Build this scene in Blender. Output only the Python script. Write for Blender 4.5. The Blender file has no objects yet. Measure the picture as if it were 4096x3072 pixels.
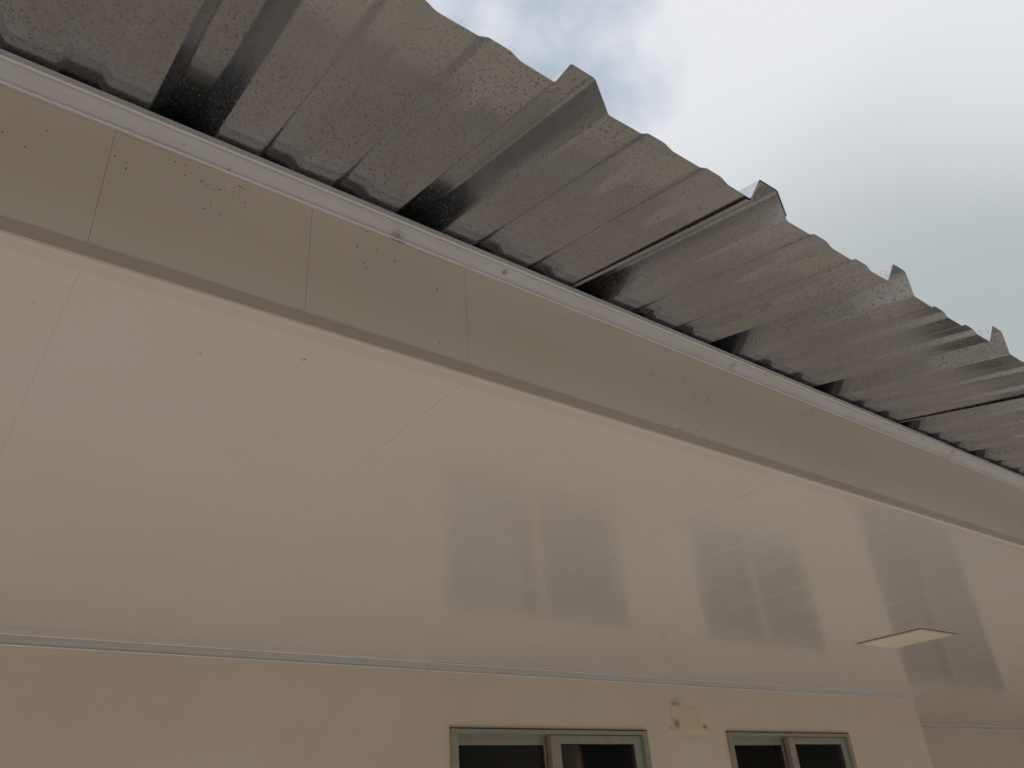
import bpy, math, random
from mathutils import Vector, Matrix

sc = bpy.context.scene
col = sc.collection
Z0 = 1.65                       # eye height of the photographer above the paving

# ------------------------------------------------------------------ camera
CAM = [(0.79901966, -0.59733584, -0.06897443),      # image right
       (0.24951103, 0.43373051, -0.86580719),       # image down
       (0.54709398, 0.67458709, 0.49560109)]        # viewing direction
cd = bpy.data.cameras.new('camera')
cam = bpy.data.objects.new('camera', cd)
col.objects.link(cam)
r, d, f = (Vector(v) for v in CAM)
cam.matrix_world = Matrix(((r.x, -d.x, -f.x, 0), (r.y, -d.y, -f.y, 0), (r.z, -d.z, -f.z, Z0), (0, 0, 0, 1)))
cd.sensor_width = 36
cd.lens = 3164.5534 / 4096 * 36
cd.clip_start = 0.01
cd.clip_end = 2000
sc.camera = cam

# ------------------------------------------------------------------ sky and sun
SUN_EL, SUN_AZ = math.radians(58), math.radians(200)
world = bpy.data.worlds.new('World')
sc.world = world
world.use_nodes = True
nt = world.node_tree
nt.nodes.clear()
def wn(t, **k):
    n = nt.nodes.new(t)
    for a, b in k.items(): setattr(n, a, b)
    return n
def wl(a, b): nt.links.new(a, b)
def wmath(op, a, b=None, c=None, clamp=False):
    n = wn('ShaderNodeMath', operation=op, use_clamp=clamp)
    for i, v in enumerate((a, b, c)):
        if v is None: continue
        if isinstance(v, (int, float)): n.inputs[i].default_value = v
        else: wl(v, n.inputs[i])
    return n.outputs[0]
out = wn('ShaderNodeOutputWorld')
bg1 = wn('ShaderNodeBackground'); bg2 = wn('ShaderNodeBackground'); mixs = wn('ShaderNodeMixShader')
sky = wn('ShaderNodeTexSky', sky_type='NISHITA', sun_disc=False)
sky.sun_elevation = SUN_EL; sky.sun_rotation = SUN_AZ
tint = wn('ShaderNodeMix', data_type='RGBA', blend_type='MULTIPLY'); tint.inputs[0].default_value = 1; tint.inputs[7].default_value = (.82, 1.12, 1.0, 1)
wl(sky.outputs[0], tint.inputs[6]); wl(tint.outputs[2], bg1.inputs[0]); bg1.inputs[1].default_value = 0.15
tc = wn('ShaderNodeTexCoord')
big = wn('ShaderNodeTexNoise'); big.inputs['Scale'].default_value = 1.5; big.inputs['Detail'].default_value = 2.5
big.inputs['Roughness'].default_value = 0.45; big.inputs['Distortion'].default_value = 0.3
mp = wn('ShaderNodeMapping'); mp.inputs['Location'].default_value = (1.7, 0.4, 0.9); mp.inputs['Scale'].default_value = (1, 1, 1.6)
wl(tc.outputs['Generated'], mp.inputs[0]); wl(mp.outputs[0], big.inputs[0])
ramp = wn('ShaderNodeValToRGB')
ramp.color_ramp.interpolation = 'EASE'
ramp.color_ramp.elements[0].position = 0.1; ramp.color_ramp.elements[0].color = (0.44, 0.485, 0.495, 1)
ramp.color_ramp.elements[1].position = 0.85; ramp.color_ramp.elements[1].color = (0.80, 0.815, 0.85, 1)
sepd = wn('ShaderNodeSeparateXYZ'); wl(tc.outputs['Generated'], sepd.inputs[0])
lift = wn('ShaderNodeMapRange'); lift.interpolation_type = 'SMOOTHSTEP'      # overcast: greyer low down, brighter overhead
for k_, v_ in zip(('From Min', 'From Max', 'To Min', 'To Max'), (.42, .84, .16, .80)): lift.inputs[k_].default_value = v_
wl(sepd.outputs['Z'], lift.inputs['Value'])
wl(wmath('ADD', lift.outputs[0], wmath('MULTIPLY', wmath('SUBTRACT', big.outputs['Fac'], .5), .9)), ramp.inputs[0])
wl(ramp.outputs[0], bg2.inputs[0]); bg2.inputs[1].default_value = 1.0
# a thin place in the cloud where the blue shows through
gapdir = wn('ShaderNodeVectorMath', operation='DOT_PRODUCT')
gapdir.inputs[1].default_value = (0.0, 0.0, 1.0)      # set below from GAP
GAP = Vector((r * ((2150 - 2048) / 3164.55) + d * ((170 - 1536) / 3164.55) + f)).normalized()
gapdir.inputs[1].default_value = GAP
wl(tc.outputs['Generated'], gapdir.inputs[0])
gn = wn('ShaderNodeTexNoise'); gn.inputs['Scale'].default_value = 9; gn.inputs['Detail'].default_value = 5
wl(tc.outputs['Generated'], gn.inputs[0])
gv = wmath('ADD', gapdir.outputs['Value'], wmath('MULTIPLY', wmath('SUBTRACT', gn.outputs['Fac'], 0.5), 0.035))
gap = wn('ShaderNodeMapRange'); gap.interpolation_type = 'SMOOTHSTEP'
gap.inputs['From Min'].default_value = 0.984; gap.inputs['From Max'].default_value = 1.006
gap.inputs['To Min'].default_value = 0.0; gap.inputs['To Max'].default_value = 0.62
wl(gv, gap.inputs['Value'])
wl(gap.outputs[0], mixs.inputs[0]); wl(bg2.outputs[0], mixs.inputs[1]); wl(bg1.outputs[0], mixs.inputs[2])
wl(mixs.outputs[0], out.inputs[0])

sd = bpy.data.lights.new('sun', 'SUN')
sd.energy = 1.5; sd.angle = math.radians(25); sd.color = (1.0, 0.95, 0.88)
so = bpy.data.objects.new('sun', sd); col.objects.link(so)
sundir = Vector((math.sin(SUN_AZ) * math.cos(SUN_EL), math.cos(SUN_AZ) * math.cos(SUN_EL), math.sin(SUN_EL)))
so.rotation_euler = sundir.to_track_quat('Z', 'Y').to_euler()
so.location = (0, -3, 12)

sc.view_settings.view_transform = 'Standard'
sc.view_settings.look = 'None'
sc.view_settings.exposure = 0.0
sc.view_settings.gamma = 1
sc.view_settings.use_curve_mapping = False

# ------------------------------------------------------------------ material helpers
class Mat:
    def __init__(s, name, color=(.5, .5, .5), rough=.5, metal=0., spec=.5):
        s.m = bpy.data.materials.new(name); s.m.use_nodes = True
        s.t = s.m.node_tree; s.b = s.t.nodes['Principled BSDF']
        s.b.inputs['Base Color'].default_value = (*color, 1)
        s.b.inputs['Roughness'].default_value = rough
        s.b.inputs['Metallic'].default_value = metal
        s.b.inputs['Specular IOR Level'].default_value = spec
        s.tc = s.t.nodes.new('ShaderNodeTexCoord')
        s.geo = s.t.nodes.new('ShaderNodeNewGeometry')
    def pos(s): return s.geo.outputs['Position']
    def n(s, t, **k):
        n = s.t.nodes.new(t)
        for a, b in k.items(): setattr(n, a, b)
        return n
    def l(s, a, b): s.t.links.new(a, b)
    def math(s, op, a, b=None, c=None, clamp=False):
        n = s.n('ShaderNodeMath', operation=op, use_clamp=clamp)
        for i, v in enumerate((a, b, c)):
            if v is None: continue
            if isinstance(v, (int, float)): n.inputs[i].default_value = v
            else: s.l(v, n.inputs[i])
        return n.outputs[0]
    def noise(s, scale, detail=3, rough=.5, vscale=(1, 1, 1), loc=(0, 0, 0), dist=0):
        m = s.n('ShaderNodeMapping'); m.inputs['Scale'].default_value = vscale; m.inputs['Location'].default_value = loc
        s.l(s.pos(), m.inputs[0])
        n = s.n('ShaderNodeTexNoise'); n.inputs['Scale'].default_value = scale
        n.inputs['Detail'].default_value = detail; n.inputs['Roughness'].default_value = rough; n.inputs['Distortion'].default_value = dist
        s.l(m.outputs[0], n.inputs[0]); return n.outputs['Fac']
    def rng(s, v, a, b, c=0., d=1., smooth=False):
        n = s.n('ShaderNodeMapRange')
        if smooth: n.interpolation_type = 'SMOOTHSTEP'
        for k, x in zip(('From Min', 'From Max', 'To Min', 'To Max'), (a, b, c, d)): n.inputs[k].default_value = x
        s.l(v, n.inputs['Value']); return n.outputs[0]
    def mix(s, fac, a, b):
        n = s.n('ShaderNodeMix', data_type='RGBA')
        if isinstance(fac, (int, float)): n.inputs[0].default_value = fac
        else: s.l(fac, n.inputs[0])
        for i, v in ((6, a), (7, b)):
            if isinstance(v, tuple): n.inputs[i].default_value = (*v, 1)
            else: s.l(v, n.inputs[i])
        return n.outputs[2]
    def color(s, v): s.l(v, s.b.inputs['Base Color'])
    def bump(s, h, strength=.2, dist=.001):
        n = s.n('ShaderNodeBump'); n.inputs['Strength'].default_value = strength; n.inputs['Distance'].default_value = dist
        s.l(h, n.inputs['Height']); s.l(n.outputs[0], s.b.inputs['Normal'])
    def blob(s, p, radii):                      # 1 in the middle, 0 at the rim of an ellipsoid round p
        a = s.n('ShaderNodeVectorMath', operation='SUBTRACT'); s.l(s.pos(), a.inputs[0]); a.inputs[1].default_value = p
        b = s.n('ShaderNodeVectorMath', operation='DIVIDE'); s.l(a.outputs[0], b.inputs[0]); b.inputs[1].default_value = radii
        c = s.n('ShaderNodeVectorMath', operation='LENGTH'); s.l(b.outputs[0], c.inputs[0])
        return s.rng(c.outputs['Value'], 1.0, 0.0, 0., 1., True)

M = {}
def pvc(name, base, warm, rough):
    m = Mat(name, base, rough)
    big = m.noise(2.2, 4, .55)
    fine = m.noise(260, 2, .6)
    c = m.mix(m.rng(big, .35, .65), base, warm)
    sp = m.noise(170, 2, .5, loc=(3, 1, 2))
    zone = m.noise(5, 3, .6, loc=(7, 2, 4))
    fl = m.math('MULTIPLY', m.rng(sp, .735, .76), m.rng(zone, .5, .62))
    c = m.mix(m.math('MULTIPLY', fl, .55), c, (.12, .09, .06))
    m.color(c)
    m.l(m.rng(m.noise(6, 3, .5, loc=(2, 9, 1)), .3, .7, rough * .85, rough * 1.2), m.b.inputs['Roughness'])
    strk = m.noise(38, 3, .55, vscale=(1, .035, 1), loc=(3, 3, 3))
    m.bump(m.math('ADD', m.math('ADD', m.math('MULTIPLY', m.noise(12, 2, .5, vscale=(1, .35, 1)), 1.0), m.math('MULTIPLY', strk, .13)), m.math('MULTIPLY', fine, .03)), .25, .0017)
    return m.m
M['pvc'] = pvc('pvc_ceiling', (.76, .712, .672), (.735, .68, .63), .11)
M['pvc_front'] = pvc('pvc_front', (.77, .685, .585), (.735, .645, .54), .38)
M['strip'] = pvc('pvc_corner_strip', (.74, .675, .60), (.71, .64, .56), .25)
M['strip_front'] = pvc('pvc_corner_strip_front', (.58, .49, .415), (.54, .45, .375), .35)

m = Mat('moulding', (.72, .69, .66), .35)
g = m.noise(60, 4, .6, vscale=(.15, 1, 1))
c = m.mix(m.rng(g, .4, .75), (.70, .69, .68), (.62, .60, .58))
c = m.mix(m.math('MULTIPLY', m.rng(m.noise(120, 3, .6, loc=(4, 4, 4)), .68, .74), .6), c, (.22, .16, .11))
for p, s in (((.418, .74, Z0 + .725), .016), ((.428, .74, Z0 + .722), .012), ((.60, .735, Z0 + .735), .008), ((1.13, .74, Z0 + .74), .014)):
    c = m.mix(m.math('MULTIPLY', m.math('MULTIPLY', m.blob(p, (s, s, s)), m.rng(m.noise(300, 3, .6), .35, .6)), 1.0), c, (.10, .06, .035))
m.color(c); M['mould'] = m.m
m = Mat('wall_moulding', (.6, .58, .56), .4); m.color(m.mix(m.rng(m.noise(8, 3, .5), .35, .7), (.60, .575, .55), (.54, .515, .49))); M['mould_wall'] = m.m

m = Mat('bead', (.93, .90, .85), .3); M['bead'] = m.m  # brighter than the moulding: edges catching light, put into the colour

m = Mat('wall_paint', (.79, .69, .585), .72)
c = m.mix(m.rng(m.noise(3.1, 6, .65), .35, .7), (.81, .71, .60), (.765, .66, .545))
zz = Z0
for p, s, k in (((2.735, 2.43, zz + .452), (.055, .05, .028), .35), ((2.72, 2.43, zz + .443), (.05, .05, .010), .75), ((2.69, 2.43, zz + .40), (.012, .05, .04), .25),
                ((2.705, 2.43, zz + .365), (.030, .05, .030), .75), ((2.69, 2.43, zz + .345), (.050, .05, .006), 1.0), ((2.676, 2.43, zz + .346), (.010, .05, .008), .9),
                ((2.885, 2.43, zz + .352), (.020, .05, .014), .75), ((2.693, 2.43, zz + .424), (.005, .05, .009), .8), ((2.80, 2.43, zz + .32), (.13, .05, .028), .2)):
    nn = m.rng(m.noise(70, 4, .65, loc=(1, 2, 3)), .3, .65)
    c = m.mix(m.math('MULTIPLY', m.math('MULTIPLY', m.blob(p, s), nn), k), c, (.15, .095, .055))
m.color(c)
m.bump(m.math('ADD', m.noise(150, 4, .65), m.math('MULTIPLY', m.noise(9, 3, .5), 3.5)), .55, .0014)
M['wall'] = m.m

m = Mat('patch_plaster', (.80, .66, .48), .7)
c = m.mix(m.rng(m.noise(30, 4, .6), .35, .7), (.83, .70, .53), (.76, .63, .46))
for p, s, k in (((2.712, 2.43, zz + .362), (.030, .05, .030), .75), ((2.72, 2.43, zz + .438), (.05, .05, .010), .7), ((2.885, 2.43, zz + .352), (.022, .05, .014), .8)):
    c = m.mix(m.math('MULTIPLY', m.blob(p, s), k), c, (.17, .11, .065))
m.color(c); m.bump(m.noise(80, 4, .7), .5, .002)
M['patch'] = m.m

m = Mat('roof_metal', (.42, .41, .39), .38, .85)
str_ = m.noise(26, 4, .6, vscale=(1, .06, .06))
c = m.mix(m.rng(str_, .35, .7), (.625, .635, .665), (.54, .545, .57))
c = m.mix(m.rng(m.noise(3, 3, .5), .42, .75), c, (.53, .55, .58))
zone = m.rng(m.noise(5.5, 4, .6, loc=(5, 5, 5)), .38, .60, .30, 1.0)
sp1 = m.rng(m.noise(300, 2, .55, vscale=(1, .8, 1), dist=.6), .57, .63)
sp2 = m.rng(m.noise(95, 3, .6, loc=(8, 1, 3), dist=1.0), .64, .70)
spots = m.math('MAXIMUM', m.math('MULTIPLY', sp1, zone), m.math('MULTIPLY', sp2, .8))
c = m.mix(m.math('MULTIPLY', spots, .72), c, (.13, .122, .105))
m.color(c)
m.l(m.math('ADD', m.rng(m.noise(40, 4, .6, vscale=(1, .2, 1)), .3, .7, .14, .22), m.math('MULTIPLY', spots, .25)), m.b.inputs['Roughness'])
m.l(m.rng(spots, 0, 1, .92, .5), m.b.inputs['Metallic'])
m.bump(m.math('ADD', m.noise(7, 3, .5, vscale=(1, .3, 1)), m.math('MULTIPLY', m.noise(330, 2, .6), .012)), .22, .003)
M['metal'] = m.m

m = Mat('anodised_frame', (.33, .315, .255), .42, .25)
m.color(m.mix(m.rng(m.noise(40, 3, .6), .35, .7), (.43, .40, .335), (.37, .345, .285)))
M['frame'] = m.m
m = Mat('black_seal_shade', (.02, .02, .02), .6); M['seal_shade'] = m.m  # rubber gaskets, and the painted gap shadow beside the ceiling light
m = Mat('window_glass', (.02, .02, .02), .03)
m.t.nodes.remove(m.b)
gl = m.n('ShaderNodeBsdfGlossy'); gl.inputs['Roughness'].default_value = .02; gl.inputs['Color'].default_value = (.9, .9, .9, 1)
tr = m.n('ShaderNodeBsdfTransparent'); tr.inputs['Color'].default_value = (.85, .84, .82, 1)
fr = m.n('ShaderNodeFresnel'); fr.inputs['IOR'].default_value = 1.5
mx = m.n('ShaderNodeMixShader'); m.l(fr.outputs[0], mx.inputs[0]); m.l(tr.outputs[0], mx.inputs[1]); m.l(gl.outputs[0], mx.inputs[2])
m.l(mx.outputs[0], m.t.nodes['Material Output'].inputs[0]); M['glass'] = m.m
m = Mat('room_paint', (.30, .27, .23), .8); M['room'] = m.m
m = Mat('curtain_cloth', (.16, .035, .028), .85)
m.color(m.mix(m.rng(m.noise(30, 3, .5, vscale=(1, 1, .05)), .35, .65), (.72, .20, .15), (.55, .13, .10))); M['curtain'] = m.m
m = Mat('lamp_diffuser', (.88, .80, .58), .35); m.color(m.mix(m.rng(m.noise(25, 3, .5), .35, .65), (.95, .89, .72), (.92, .85, .66))); M['diff'] = m.m
m = Mat('lamp_frame', (.74, .68, .57), .4); M['lframe'] = m.m
m = Mat('concrete', (.5, .45, .38), .85)
c = m.mix(m.rng(m.noise(.9, 6, .6), .35, .65), (.47, .44, .405), (.41, .38, .345))
m.color(m.mix(m.rng(m.noise(90, 4, .7), .45, .75), c, (.32, .30, .27))); m.bump(m.noise(60, 4, .7), .3, .004); M['ground'] = m.m
m = Mat('dirt', (.03, .022, .015), .8); M['dirt'] = m.m

# ------------------------------------------------------------------ mesh helpers (local z is measured from eye height)
def mesh(name, verts, faces, mat, smooth=False):
    me = bpy.data.meshes.new(name)
    me.from_pydata([(x, y, z) for x, y, z in verts], [], faces)
    me.materials.append(mat)
    if smooth:
        for p in me.polygons: p.use_smooth = True
    me.update()
    return me
def link(name, me, parent=None, loc=(0, 0, 0)):
    o = bpy.data.objects.new(name, me); col.objects.link(o); o.location = loc
    if parent is not None: o.parent = parent
    return o
def empty(name, loc=(0, 0, 0), parent=None, label=None, cat=None, group=None):
    o = bpy.data.objects.new(name, None); col.objects.link(o); o.location = loc; o.empty_display_size = .1
    if parent is not None: o.parent = parent
    if label: o['label'] = label
    if cat: o['category'] = cat
    if group: o['group'] = group
    return o
class MB:
    def __init__(s): s.v = []; s.f = []
    def box(s, x0, x1, y0, y1, z0, z1, bev=0.):
        if bev <= 0:
            b = len(s.v)
            s.v += [(x, y, z) for z in (z0, z1) for y in (y0, y1) for x in (x0, x1)]
            s.f += [tuple(b + i for i in q) for q in ((0, 2, 3, 1), (4, 5, 7, 6), (0, 1, 5, 4), (2, 6, 7, 3), (0, 4, 6, 2), (1, 3, 7, 5))]
            return s
        import bmesh
        bm = bmesh.new(); bmesh.ops.create_cube(bm, size=1)
        for v in bm.verts:
            v.co = ((x0 + x1) / 2 + v.co.x * (x1 - x0), (y0 + y1) / 2 + v.co.y * (y1 - y0), (z0 + z1) / 2 + v.co.z * (z1 - z0))
        bmesh.ops.bevel(bm, geom=list(bm.edges), offset=bev, segments=2, affect='EDGES', profile=.6)
        b = len(s.v); bm.verts.index_update()
        s.v += [tuple(v.co) for v in bm.verts]; s.f += [tuple(b + v.index for v in fc.verts) for fc in bm.faces]
        bm.free(); return s
    def extrude_x(s, prof, x0, x1, closed=True, wob=0., seed=0, nx=1):
        b = len(s.v); n = len(prof); rg = random.Random(seed)
        for i in range(nx + 1):
            x = x0 + (x1 - x0) * i / nx
            dy, dz = (rg.uniform(-wob, wob), rg.uniform(-wob, wob))
            s.v += [(x, y + dy, z + dz) for y, z in prof]
        m_ = n if closed else n - 1
        for i in range(nx):
            for j in range(m_):
                a = b + i * n + j; c = b + i * n + (j + 1) % n
                s.f.append((a, c, c + n, a + n))
        if closed:
            s.f.append(tuple(b + j for j in range(n))[::-1]); s.f.append(tuple(b + nx * n + j for j in range(n)))
        return s
    def build(s, name, mat, parent=None, loc=(0, 0, 0), smooth=False):
        return link(name, mesh(name, s.v, s.f, mat, smooth), parent, loc)

# key measures (metres, heights from eye level)
H = .540            # underside of the porch ceiling
YF = .747           # face of the front boards
YW = 2.434          # face of the window wall
YW2 = 3.42          # face of the set-back wall
XC = 4.697          # outer corner between the two
X0, X1 = -1.9, 11.3 # ends of the house
YE, ZE, TAN = .3981, .6854, .2241
def zroof(y): return ZE + TAN * (y - YE)
PITCH = .3267
XR = .0861
BW = .2375          # board width
rnd = random.Random(7)

ground = MB(); ground.v = [(-300, -300, 0), (300, -300, 0), (300, 300, 0), (-300, 300, 0)]; ground.f = [(0, 1, 2, 3)]
g = ground.build('ground', M['ground']); g['kind'] = 'structure'

m = Mat('porch_tile', (.74, .71, .66), .25); m.color(m.mix(m.rng(m.noise(3, 4, .6), .35, .65), (.76, .73, .68), (.70, .665, .61))); M['tile'] = m.m
house = empty('house', (2, 2.4, 0), None, 'beige rendered house with overhanging porch ceiling and ribbed galvanised metal roof', 'house')
hz = (-2, -2.4, Z0)      # parts are modelled in eye-level coordinates; this puts them back

# ---------------------------------------------------------------- window wall with its two openings
WX = [(1.5845, 2.5205), (3.0165, 3.9525)]; WZ0, WZ1 = -.24, .332
wall = MB()
zb = -Z0; th = .15
xs = [X0, WX[0][0], WX[0][1], WX[1][0], WX[1][1], XC]
TOPW = .575
for a, b_ in ((xs[0], xs[1]), (xs[2], xs[3]), (xs[4], xs[5])): wall.box(a, b_, YW, YW + th, zb, TOPW)
for a, b_ in WX:
    wall.box(a, b_, YW, YW + th, zb, WZ0); wall.box(a, b_, YW, YW + th, WZ1, TOPW)
wall.build('window_wall', M['wall'], house, hz)
MB().box(XC - th, XC, YW + th, YW2, zb, TOPW).build('return_wall', M['wall'], house, hz)
W3 = (6.62, 8.30, -1.52, .195)
w2 = MB()
w2.box(XC, W3[0], YW2, YW2 + th, zb, TOPW); w2.box(W3[1], X1, YW2, YW2 + th, zb, TOPW)
w2.box(W3[0], W3[1], YW2, YW2 + th, W3[3], TOPW); w2.box(W3[0], W3[1], YW2, YW2 + th, zb, W3[2])
w2.build('setback_wall', M['wall'], house, hz)
YB = 7.6
MB().box(X0, X1, YB, YB + th, zb, zroof(YB) - .01).build('back_wall', M['wall'], house, hz)
for xa in (X0, X1 - th):
    y0, y1 = YW + th + .002, YB - .002
    e = MB(); e.v = [(x, y, z) for x in (xa - (.002 if xa == X0 else -.002), xa + th - (.002 if xa == X0 else -.002)) for y, z in ((y0, zb), (y1, zb), (y1, zroof(y1) - .012), (y0, zroof(y0) - .012))]
    e.f = [(0, 3, 2, 1), (4, 5, 6, 7), (0, 1, 5, 4), (1, 2, 6, 5), (2, 3, 7, 6), (3, 0, 4, 7)]
    e.build('gable_wall', M['wall'], house, hz)
    e = MB(); y0, y1 = YF + .012, YW + th
    e.v = [(x, y, z) for x in (xa, xa + th) for y, z in ((y0, H + .01), (y1, H + .01), (y1, zroof(y1) - .012), (y0, zroof(y0) - .012))]
    e.f = [(0, 3, 2, 1), (4, 5, 6, 7), (0, 1, 5, 4), (1, 2, 6, 5), (2, 3, 7, 6), (3, 0, 4, 7)]
    e.build('gable_end_panel', M['wall'], house, hz)
room = MB(); room.box(X0 + th, X1 - th, YW + th + .002, YB, H + .03, H + .05)
room.build('room_ceiling', M['room'], house, hz)
MB().box(X0 + th + .003, X1 - th - .003, YW + 1.9, YW + 2.0, zb, H + .028).build('room_partition', M['room'], house, hz)

pf = empty('porch_floor', (2 + hz[0], 1.6 + hz[1], .1), house)  # unseen floor, pale tiles added to brighten the ceiling and roof streaks
MB().box(X0, X1, .62, YW2, .001 - Z0, .085 - Z0).build('slab', M['ground'], pf, (-2, -1.6, Z0 - .1))
tme = MB().box(.0, .596, .0, .596, .086 - Z0, .095 - Z0); tme = mesh('floor_tile', tme.v, tme.f, M['tile'])
tx = X0 + .002
while tx < X1 - .5:
    for q in range(5):
        ty = .63 + q * .6
        if q >= 3 and tx < XC + .02: continue
        if ty + .596 > YW2: continue
        link('floor_tile', tme, pf, (tx - 2, ty - 1.6, Z0 - .1))
    tx += .6

# smear of old plaster on the wall between the windows
rg = random.Random(3)
pts = []
outline = [(2.690, .442), (2.72, .4405), (2.78, .439), (2.835, .4385), (2.862, .432), (2.868, .40), (2.876, .37), (2.895, .352), (2.925, .345), (2.93, .330), (2.90, .321), (2.84, .317), (2.78, .320),
           (2.72, .314), (2.685, .321), (2.672, .335), (2.684, .347), (2.698, .36), (2.699, .385), (2.694, .41), (2.688, .43)]
cx_, cz_ = 2.78, .375
pm = MB(); n_ = len(outline)
for sc_, yy in ((1.0, YW + .0006), (.90, YW - .0012), (.5, YW - .0018)):
    for x, z in outline: pm.v.append((cx_ + (x - cx_) * sc_ + rg.uniform(-.002, .002), yy + rg.uniform(-.0004, .0004), cz_ + (z - cz_) * sc_ + rg.uniform(-.0015, .0015)))
for k in range(2):
    for j in range(n_): pm.f.append((k * n_ + j, k * n_ + (j + 1) % n_, (k + 1) * n_ + (j + 1) % n_, (k + 1) * n_ + j))
pm.f.append(tuple(2 * n_ + j for j in range(n_)))
o = pm.build('plaster_patch', M['patch'], house, hz, True)

# ---------------------------------------------------------------- sliding windows
def ring(mb, x0, x1, z0, z1, y0, y1, wl_, wr, wt, wb, bev=.0015):
    mb.box(x0, x0 + wl_, y0, y1, z0, z1, bev); mb.box(x1 - wr, x1, y0, y1, z0, z1, bev)
    mb.box(x0 + wl_, x1 - wr, y0, y1, z1 - wt, z1 - .0005, bev); mb.box(x0 + wl_, x1 - wr, y0, y1, z0 + .0005, z0 + wb, bev)
def window(x0, x1, z0, z1, yw, sill=True):
    w = empty('window', (x0, yw, z0 + Z0), house); w.parent = house; w.location = (x0 + hz[0], yw + hz[1], z0 + Z0)
    L = (-x0, -yw, -z0)
    fr_ = MB(); ring(fr_, x0 + .001, x1 - .001, z0 + .001, z1 - .001, yw - .011, yw + .075, .026, .026, .0145, .03)
    fr_.box(x0 + .027, x1 - .027, yw + .030, yw + .036, z1 - .024, z1 - .0155)         # track fin
    fr_.build('window_frame', M['frame'], w, L)
    g_ = MB(); g_.box(x0 - .0005, x1 + .0008, yw - .009, yw + .02, z1 - .0005, z1 + .0022); g_.box(x1 - .0006, x1 + .0016, yw - .004, yw + .02, z0, z1)
    g_.build('dark_gap_line', M['seal_shade'], w, L)
    xm = (x0 + x1) / 2
    for a, b_, ya, wl_, wr in ((x0 + .0275, xm + .004, yw + .038, .024, .034), (xm - .026, x1 - .028, yw + .003, .045, .040)):
        s = MB(); ring(s, a, b_, z0 + .032, z1 - .017, ya, ya + .026, wl_, wr, .030, .045)
        s.build('sash', M['frame'], w, L)
        p_ = MB(); p_.box(a + wl_ - .004, b_ - wr + .004, ya + .010, ya + .014, z0 + .072, z1 - .043)
        p_.build('pane', M['glass'], w, L)
        q = MB(); ring(q, a + wl_ - .003, b_ - wr + .003, z0 + .0745, z1 - .0445, ya + .007, ya + .0095, .0045, .0045, .0045, .0045, 0)
        q.build('gasket', M['seal_shade'], w, L)
    return w
w = window(*WX[0], WZ0, WZ1, YW)
w['label'] = 'two-pane sliding window nearer the middle of the picture, left of the plaster patch'
w = window(*WX[1], WZ0, WZ1, YW)
w['label'] = 'two-pane sliding window right of the plaster patch near the house corner'
w = window(W3[0], W3[1], W3[2], W3[3], YW2)
w['label'] = 'tall window of the set-back wall, seen only mirrored in the ceiling'
def curtain(x0, x1, y, z0, z1, mat, seed):
    rg = random.Random(seed); c_ = MB(); n = 60; ph = rg.uniform(0, 6)
    for i in range(n + 1):
        t = i / n; x = x0 + (x1 - x0) * t; yy = y + .018 * math.sin(t * (x1 - x0) * 70 + ph) + .006 * math.sin(t * 41 + ph)
        c_.v += [(x, yy, z0), (x, yy, z1)]
    for i in range(n): c_.f.append((2 * i, 2 * i + 2, 2 * i + 3, 2 * i + 1))
    o = c_.build('curtain', mat, None, (0, 0, Z0), True)
    so_ = o.modifiers.new('thick', 'SOLIDIFY'); so_.thickness = .002
    return o
o = curtain(2.26, 2.66, YW + .12, -.35, .42, M['curtain'], 1)
o['label'] = 'dark red curtain inside the right pane of the window left of the plaster patch'; o['category'] = 'curtain'; o['group'] = 'dark red curtains inside the windows'
o = curtain(3.45, 4.12, YW + .12, -.35, .42, M['curtain'], 2)
o['label'] = 'dark red curtain inside the right pane of the window near the house corner'; o['category'] = 'curtain'; o['group'] = 'dark red curtains inside the windows'

# ---------------------------------------------------------------- porch ceiling of long boards
ceil_ = empty('porch_ceiling', (2 + hz[0], 1.6 + hz[1], H + Z0), house)
LAMP = (2.904, 3.146, 1.400, 1.650)
x = .0617 - BW * 9
i = 0
jg = {0: .0005, 1: .0012, 2: .0004}
while x < X1:
    k = round((x - .0617) / BW)
    gap = .0001; bevw = .0022 if k >= 3 else .0004
    x0, x1 = max(x + gap / 2, X0 + .001), min(x + BW - gap / 2, X1 - .001)
    yend = (YW - .003) if x1 <= XC else (YW2 - .003)
    tilt = rnd.uniform(-.0007, .0007) * (.35 if k < 3 else 1); dz = rnd.uniform(0, .00012)
    bev = .0004 if k >= 3 else .00015
    def board(x0, x1, y0, y1):
        mb = MB()
        prof = [(x0, .010), (x0, bev), (x0 + bevw * .5, bev * .3), (x0 + bevw, 0), (x1 - bevw, 0), (x1 - bevw * .5, bev * .3), (x1, bev), (x1, .010)]
        ny = 6; n = len(prof)
        for q in range(ny + 1):
            y = y0 + (y1 - y0) * q / ny; sag = rnd.uniform(-.00015, .00015)
            for px, pz in prof: mb.v.append((px, y, H + dz + pz + (px - (x0 + x1) / 2) * tilt + sag))
        for q in range(ny):
            for j in range(n): a = q * n + j; c = q * n + (j + 1) % n; mb.f.append((a, a + n, c + n, c))
        mb.f.append(tuple(range(n))); mb.f.append(tuple(ny * n + j for j in range(n))[::-1])
        mb.build('ceiling_board', M['pvc'], ceil_, (-2, -1.6, -H))
    if x0 < XC < x1:
        board(x0, XC - .002, YF + .002, YW - .003); board(XC + .001, x1, YF + .002, YW2 - .003)
    else: board(x0, x1, YF + .002, yend)
    x += BW; i += 1

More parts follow.
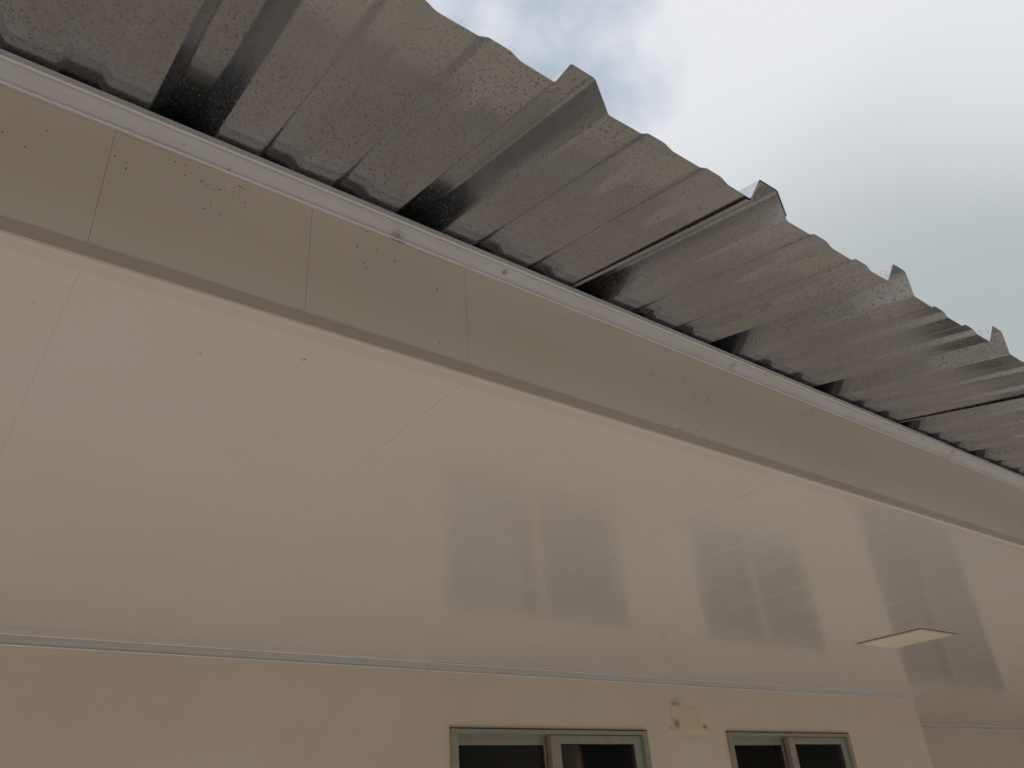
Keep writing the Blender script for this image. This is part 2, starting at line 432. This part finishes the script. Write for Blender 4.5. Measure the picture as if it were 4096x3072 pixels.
# ---------------------------------------------------------------- front (fascia) boards
fas = empty('fascia', (2 + hz[0], YF + hz[1], H + Z0), house)
x = .0600 - BW * 9
ztop = zroof(YF) - .0045
gaps = {0: .0004, 1: .0003}
while x < X1:
    k = round((x - .06) / BW)
    gap = gaps.get(k, rnd.choice((.0001, .00015)))
    x0, x1 = max(x + gap / 2, X0 + .001), min(x + BW - gap / 2, X1 - .001); bev = .0003
    dy = rnd.uniform(0, .0005); tl_ = rnd.uniform(-.002, .002)
    prof = [(x0, .009), (x0, bev), (x0 + bev * 1.5, 0), (x1 - bev * 1.5, 0), (x1, bev), (x1, .009)]
    mb = MB(); n = len(prof)
    for z in (H + .001, ztop):
        for px, py in prof: mb.v.append((px, YF + dy + py + (px - (x0 + x1) / 2) * tl_, z))
    for j in range(n): a = j; c = (j + 1) % n; mb.f.append((a, c, c + n, a + n))
    mb.f.append(tuple(range(n))[::-1]); mb.f.append(tuple(n + j for j in range(n)))
    mb.build('fascia_board', M['pvc_front'], fas, (-2, -YF, -H))
    x += BW

# L-shaped cover strip where fascia and ceiling boards meet, in two lengths
def lstrip(x0, x1):
    p = [(YF + .0235, H - .0002), (YF + .0235, H - .0015), (YF + .002, H - .0021), (YF - .0009, H - .0010), (YF - .0020, H + .0014), (YF - .0016, H + .0178), (YF - .0003, H + .0184), (YF - .0001, H + .002), (YF + .002, H - .0002)]
    mb = MB(); mb.extrude_x(p[::-1], x0, x1, True)
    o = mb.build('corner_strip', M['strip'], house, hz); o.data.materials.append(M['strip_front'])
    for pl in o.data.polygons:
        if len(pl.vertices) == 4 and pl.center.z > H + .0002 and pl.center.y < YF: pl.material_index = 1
    return o
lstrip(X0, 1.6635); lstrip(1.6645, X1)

# ---------------------------------------------------------------- cove mouldings
def cove(name, y, z, sy, sz, lip, x0, x1, sub=True):
    """wall leg at (y, z-down) curving out to (y-sy, z) ; lip is the height of the upright front edge"""
    zb_ = z - lip - sz
    p = [(y - .0002, zb_ - .0015), (y - .0030, zb_ - .0015), (y - .0034, zb_), (y - .0034, zb_ + .0012), (y - .0020, zb_ + .0022)]
    for t in range(0, 9):
        a = math.radians(90 * t / 8)
        ay, az = (1 - math.cos(a)), math.sin(a); ly, lz = t / 8, t / 8
        p.append((y - .0020 - (sy - .0050) * (.45 * ay + .55 * ly), zb_ + .0025 + (sz - .0062) * (.45 * az + .55 * lz)))
    yf_, zf_ = y - sy, z - lip
    p += [(yf_ + .0016, zf_ - .0036), (yf_ + .0012, zf_ - .0010), (yf_, zf_ - .0004), (yf_, zf_ + .0016), (yf_ + .0010, zf_ + .0024)]
    if lip > .003: p += [(yf_ + .0014, z - .001), (yf_ + .0026, z)]
    else: p += [(yf_ + .0012, z + .0002)]
    p += [(yf_ + .006, z + .0002), (y - .0002, z + .0002)]
    mb = MB(); mb.extrude_x(p[::-1], x0, x1, True, .0, nx=1)
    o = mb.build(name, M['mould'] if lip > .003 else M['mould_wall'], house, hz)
    b_ = .0012 if lip > .003 else .0022                     # rounded beads along both edges
    for cy_, cz_ in ((y - .0036, zb_), (yf_ - .0002, zf_ + .0004)):
        q = MB(); q.extrude_x([(cy_ + b_ * math.cos(k * math.pi / 3), cz_ + b_ * math.sin(k * math.pi / 3)) for k in range(6)], x0 + .0004, x1 - .0004)
        q.build('bead', M['bead'], o)
    return o
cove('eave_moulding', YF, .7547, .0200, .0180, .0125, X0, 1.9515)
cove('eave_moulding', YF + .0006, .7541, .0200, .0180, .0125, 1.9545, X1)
cove('wall_moulding', YW, H, .0222, .0225, .002, X0, 1.497)
cove('wall_moulding', YW, H - .0008, .0218, .0222, .002, 1.4978, XC + .022)
cove('wall_moulding', YW2, H, .0222, .0225, .002, XC + .003, X1)

# ---------------------------------------------------------------- ribbed metal roof sheets
def fillet(P, rad=.0035, seg=3):
    out_ = [P[0]]
    for i in range(1, len(P) - 1):
        a, b, c = (Vector((q[0], q[1], 0)) for q in (P[i - 1], P[i], P[i + 1]))
        u, v = (a - b), (c - b); t = min(rad, u.length * .42, v.length * .42)
        p0, p1 = b + u.normalized() * t, b + v.normalized() * t
        for k in range(seg + 1):
            w_ = k / seg; q = p0 * (1 - w_) ** 2 + b * 2 * w_ * (1 - w_) + p1 * w_ ** 2
            out_.append((q.x, q.y))
    out_.append(P[-1]); return out_
def profile(kfirst):
    """underside profile of one sheet: starts at the left foot of rib k, ends over rib k+3"""
    P = []
    x = XR + kfirst * PITCH
    for j in range(4):
        xr = x + j * PITCH; e = .0017 if j == 3 else 0.
        P += [(xr - .010, -.0030), (xr - .0005, -.0022)] if j == 0 else [(xr - e, 0)]
        P += [(xr + .0205 - e, .0368 + e), (xr + .0555 + e, .0368 + e)]
        P += [(xr + .0735 + e, .0050 + e)] if j == 3 else [(xr + .0765, 0)]
        if j < 3:
            for xm in (.1285, .2290):
                a = xr + xm
                P += [(a, 0), (a + .0105, .0056), (a + .0385, .0056), (a + .0510, 0)]
    return fillet(P)
roof = empty('metal_roof', (2 + hz[0], YE + hz[1], ZE + Z0), house)
NY = 26
ca, sa = 1 / math.sqrt(1 + TAN * TAN), TAN / math.sqrt(1 + TAN * TAN)
LEN = 7.75
for s in range(-3, 12):
    k0 = -1 + 3 * s
    P = profile(k0)
    if P[0][0] > X1 + .5 or P[-1][0] < X0 - .8: continue
    rg = random.Random(100 + s)
    T = .0007
    mb = MB(); n = len(P)
    ys = [0, .004, .03, .08, .15, .25, .4, .6, .9, 1.3, 2, 3, 4.5, 6, LEN]
    off = rg.uniform(-.0015, .0015)
    for u in ys:
        for (px, pz) in P:
            uu = u + (off if u < .01 else 0)
            wv = .0010 * math.sin(px * 23 + s) * math.exp(-u * 3) + .0006 * math.sin(u * 9 + px * 11 + s * 2)
            if pz > .003: wv *= .4
            zz_ = pz + wv
            mb.v.append((px, YE + uu * ca - zz_ * sa, ZE + uu * sa + zz_ * ca))
    for q in range(len(ys) - 1):
        for j in range(n - 1):
            a = q * n + j; mb.f.append((a, a + n, a + n + 1, a + 1))
    o = mb.build('roof_sheet', M['metal'], roof, (-2, -YE, -ZE))
    so_ = o.modifiers.new('thickness', 'SOLIDIFY'); so_.thickness = T; so_.offset = 0

# ---------------------------------------------------------------- house added out of view across the yard to darken fascia, glass and metal
nb = empty('added_neighbour_house', (4, -6.5, 0), None, 'plain rendered house across the yard, unseen, added to darken reflections in glass and metal', 'house')
NL = (-4, 6.5, 0)
m_ = Mat('neighbour_render', (.22, .19, .15), .85); m_.color(m_.mix(m_.rng(m_.noise(1.2, 5, .6), .35, .65), (.24, .205, .165), (.19, .165, .13)))
MB().box(-9, 40, -11.5, -6.6, 0, 3.3).build('wall', m_.m, nb, NL)
mb = MB(); mb.v = [(x, y, z) for x in (-9.3, 40.3) for y, z in ((-6.2, 3.26), (-6.2, 3.33), (-9.05, 4.2), (-11.9, 3.33), (-11.9, 3.26), (-9.05, 4.1))]
mb.f = [(0, 1, 2, 3, 4, 5), (11, 10, 9, 8, 7, 6)] + [(j, (j + 1) % 6 + 0, (j + 1) % 6 + 6, j + 6) for j in range(6)]
m_ = Mat('neighbour_roof', (.16, .10, .075), .8); mb.build('roof', m_.m, nb, NL)
for xa in (-5, -.5, 4, 8.5, 13):
    q = MB(); ring(q, xa, xa + 1.2, 1.0, 2.1, -6.615, -6.55, .05, .05, .05, .05); q.build('window_frame', M['frame'], nb, NL)
    MB().box(xa + .05, xa + 1.15, -6.605, -6.59, 1.05, 2.05).build('window_pane', M['seal_shade'], nb, NL)

# ---------------------------------------------------------------- ceiling panel light
lx0, lx1, ly0, ly1 = LAMP
lamp = empty('ceiling_light', ((lx0 + lx1) / 2, (ly0 + ly1) / 2, H + Z0), None, 'unlit square cream panel light set flat in the glossy porch ceiling', 'ceiling light')
Ll = (-(lx0 + lx1) / 2, -(ly0 + ly1) / 2, -H)
mb = MB()
zt, zl = H - .0006, H - .0055
fw = .012
mb.box(lx0, lx1, ly0, ly0 + fw, zl, zt, .001); mb.box(lx0, lx1, ly1 - fw, ly1, zl, zt, .001)
mb.box(lx0, lx0 + fw, ly0 + fw, ly1 - fw, zl, zt, .001); mb.box(lx1 - fw, lx1, ly0 + fw, ly1 - fw, zl, zt, .001)
mb.build('light_frame', M['lframe'], lamp, Ll)
MB().box(lx0 + fw, lx1 - fw, ly0 + fw, ly1 - fw, H - .0042, H - .0010).build('diffuser', M['diff'], lamp, Ll)
mb = MB(); mb.box(lx0 - .0035, lx0 - .0002, ly0 - .0035, ly1 + .01, H - .0012, H - .0003); mb.box(lx0 - .0002, lx1 + .03, ly0 - .0035, ly0 - .0002, H - .0012, H - .0003)  # black strips stand in for the shadow in the gap beside the panel
mb.build('dark_gap_line', M['seal_shade'], lamp, Ll)

# ---------------------------------------------------------------- insect specks on the fascia and mouldings
def specks(name, pts_, parent, loc, normal):
    rg = random.Random(5); mb = MB()
    for a, b_, r_ in pts_:
        r_ *= .68; n = 7; ang = rg.uniform(0, 6.28); el = rg.uniform(.4, 1)
        base = len(mb.v); prof = []
        for j in range(n):
            t = 6.283 * j / n; rr = r_ * rg.uniform(.7, 1.15)
            u, v = rr * math.cos(t), rr * el * math.sin(t)
            prof.append((a + u * math.cos(ang) - v * math.sin(ang), b_ + u * math.sin(ang) + v * math.cos(ang)))
        h = min(.0012, r_ * .6)
        for sc_, hh in ((1, -.0004), (.6, h)):
            for u, v in prof:
                u = a + (u - a) * sc_; v = b_ + (v - b_) * sc_
                mb.v.append((u, YF - hh, v) if normal == 'y' else (u, v, H - hh))
        for j in range(n): mb.f.append((base + j, base + (j + 1) % n, base + n + (j + 1) % n, base + n + j))
        mb.f.append(tuple(base + n + j for j in range(n)))
    o = mb.build(name, M['dirt'], parent, loc); o['kind'] = 'stuff'; return o
# (photo pixel) -> point on the fascia face, only to read the speck positions off the photograph
def on_plane_y(u, v, y):
    dd = r * ((u - 2048) / 3164.55) + d * ((v - 1536) / 3164.55) + f
    return dd * (y / dd.y)
def on_plane_z(u, v, z):
    dd = r * ((u - 2048) / 3164.55) + d * ((v - 1536) / 3164.55) + f
    return dd * (z / dd.z)
raw = []
for (a, b_, s_) in [(305,895,2.2),(425,935,2),(362,910,1.2),(235,858,1.3),(135,912,1.2),(595,962,1.3),(670,1038,2.2),(702,1010,1.3),(417,1063,2.2),(540,1080,1.3),(797,1060,1.5),(622,1130,3),(648,1115,1.5),
                    (690,1178,2),(718,1165,1.6),(813,1196,1.2),(775,1238,1.8),(843,1231,2.4),(900,1237,1.7),(1030,1198,1.3),(1078,1188,2.2),(1095,1200,2.2),(1115,1210,2.4),(1140,1225,1.6),(1197,1238,1.6),
                    (1017,1258,1.3),(1000,1310,1.2),(1076,1336,1.6),(1142,1386,2.6),(745,1357,1.8),(727,1395,1.5),(735,1413,1.2),(550,1400,1.4),(648,1458,3),(834,1530,2.4),(440,1580,2),(503,1595,1.2),(548,1575,1.6),
                    (1035,1525,1.2),(965,1438,1.0),(390,1152,1.1),(870,1095,1.2),(880,1082,1.2),(2042,1487,1.5),(2030,1585,1),(1006,1630,1.1),(577,1288,1.0)]:
    raw.append((600 + a * .3316, 350 + b_ * .3315, s_ * .00055))
for (a, b_, s_) in [(15,832,2),(158,927,2),(138,828,1),(128,865,1),(200,793,1),(297,825,1.6),(550,1003,1.1),(675,940,1.2),(708,878,1.3),(725,985,2),(797,1028,1.6),(796,1066,2.2),(945,1245,1.3),(1018,1030,1),(632,1105,1),(228,628,1.2),(168,688,1.1)]:
    raw.append((a * .6329, b_ * .6329, s_ * .0007))
for (a, b_, s_) in [(203,136,2),(252,78,1.5),(262,42,1.6),(245,240,1.8),(261,275,2.2),(441,227,2),(327,153,1.3),(190,459,1.2),(292,204,1),(708,408,2.2),(858,348,1.5),(945,463,1.2),(705,783,1.4),(725,743,1.5),(138,607,1.3),
                    (1517,597,1.6),(1623,650,1.4),(1652,746,1.7),(1754,640,1.6),(1690,650,1.2),(1487,831,1.2),(1750,678,1.1),(1868,716,1.3),(1990,885,1.7),(2065,943,1.8),(2045,955,1.2),(2136,990,1.5),(2125,1017,1.7),(2158,998,1.3),
                    (1840,1090,2),(1862,1110,1.3),(1778,1025,1.4),(2152,796,1.8),(2063,757,1.3),(2025,1093,1.2),(2190,888,1.3),(2135,750,1.1),(1933,750,1.1),(1310,575,1.1)]:
    raw.append((1300 + a * .6329, 900 + b_ * .6329, s_ * .0009))
for (a, b_, s_) in [(68,36,1.6),(125,123,1.5),(143,127,1.3),(190,172,1.5),(212,157,1.6),(46,218,1.2),(36,342,1.5),(148,355,1.5),(824,237,1.3),(878,220,1.5),(868,238,1.5),(880,240,1.4),(840,254,1.8),(740,360,1.3),(1370,460,1.2),(1345,420,1),(1375,520,1),(1955,797,1.3)]:
    raw.append((2696 + a * .6329, 1500 + b_ * .6329, s_ * .0012))
pts = []
for u, v, s_ in raw:
    p_ = on_plane_y(u, v, YF); pts.append((p_.x, p_.z, s_))
rg = random.Random(21)
for _ in range(170):
    xx = rg.uniform(-.3, 3.8); t = abs(rg.gauss(0, .07)); 
    if t < .16: pts.append((xx, .722 - t, rg.uniform(.0003, .0007)))
specks('insect_speck', pts, fas, (-2, -YF, -H), 'y')
pts = []
for u, v, s_ in [(1220,1437,1.4),(1209,1440,1.4),(802,1411,1.2),(795,1409,1),(995,1829,1),(1662,1549,1),(2027,2011,1.2),(2053,2208,1.2),(2263,2137,1),(275,1150,.8),(895,1413,.8),(1672,2078,1)]:
    p_ = on_plane_z(u, v, H); pts.append((p_.x, p_.y, s_ * .0012))
specks('insect_speck', pts, ceil_, (-2, -1.6, -H), 'z')

sc.render.resolution_x = 1024; sc.render.resolution_y = 768
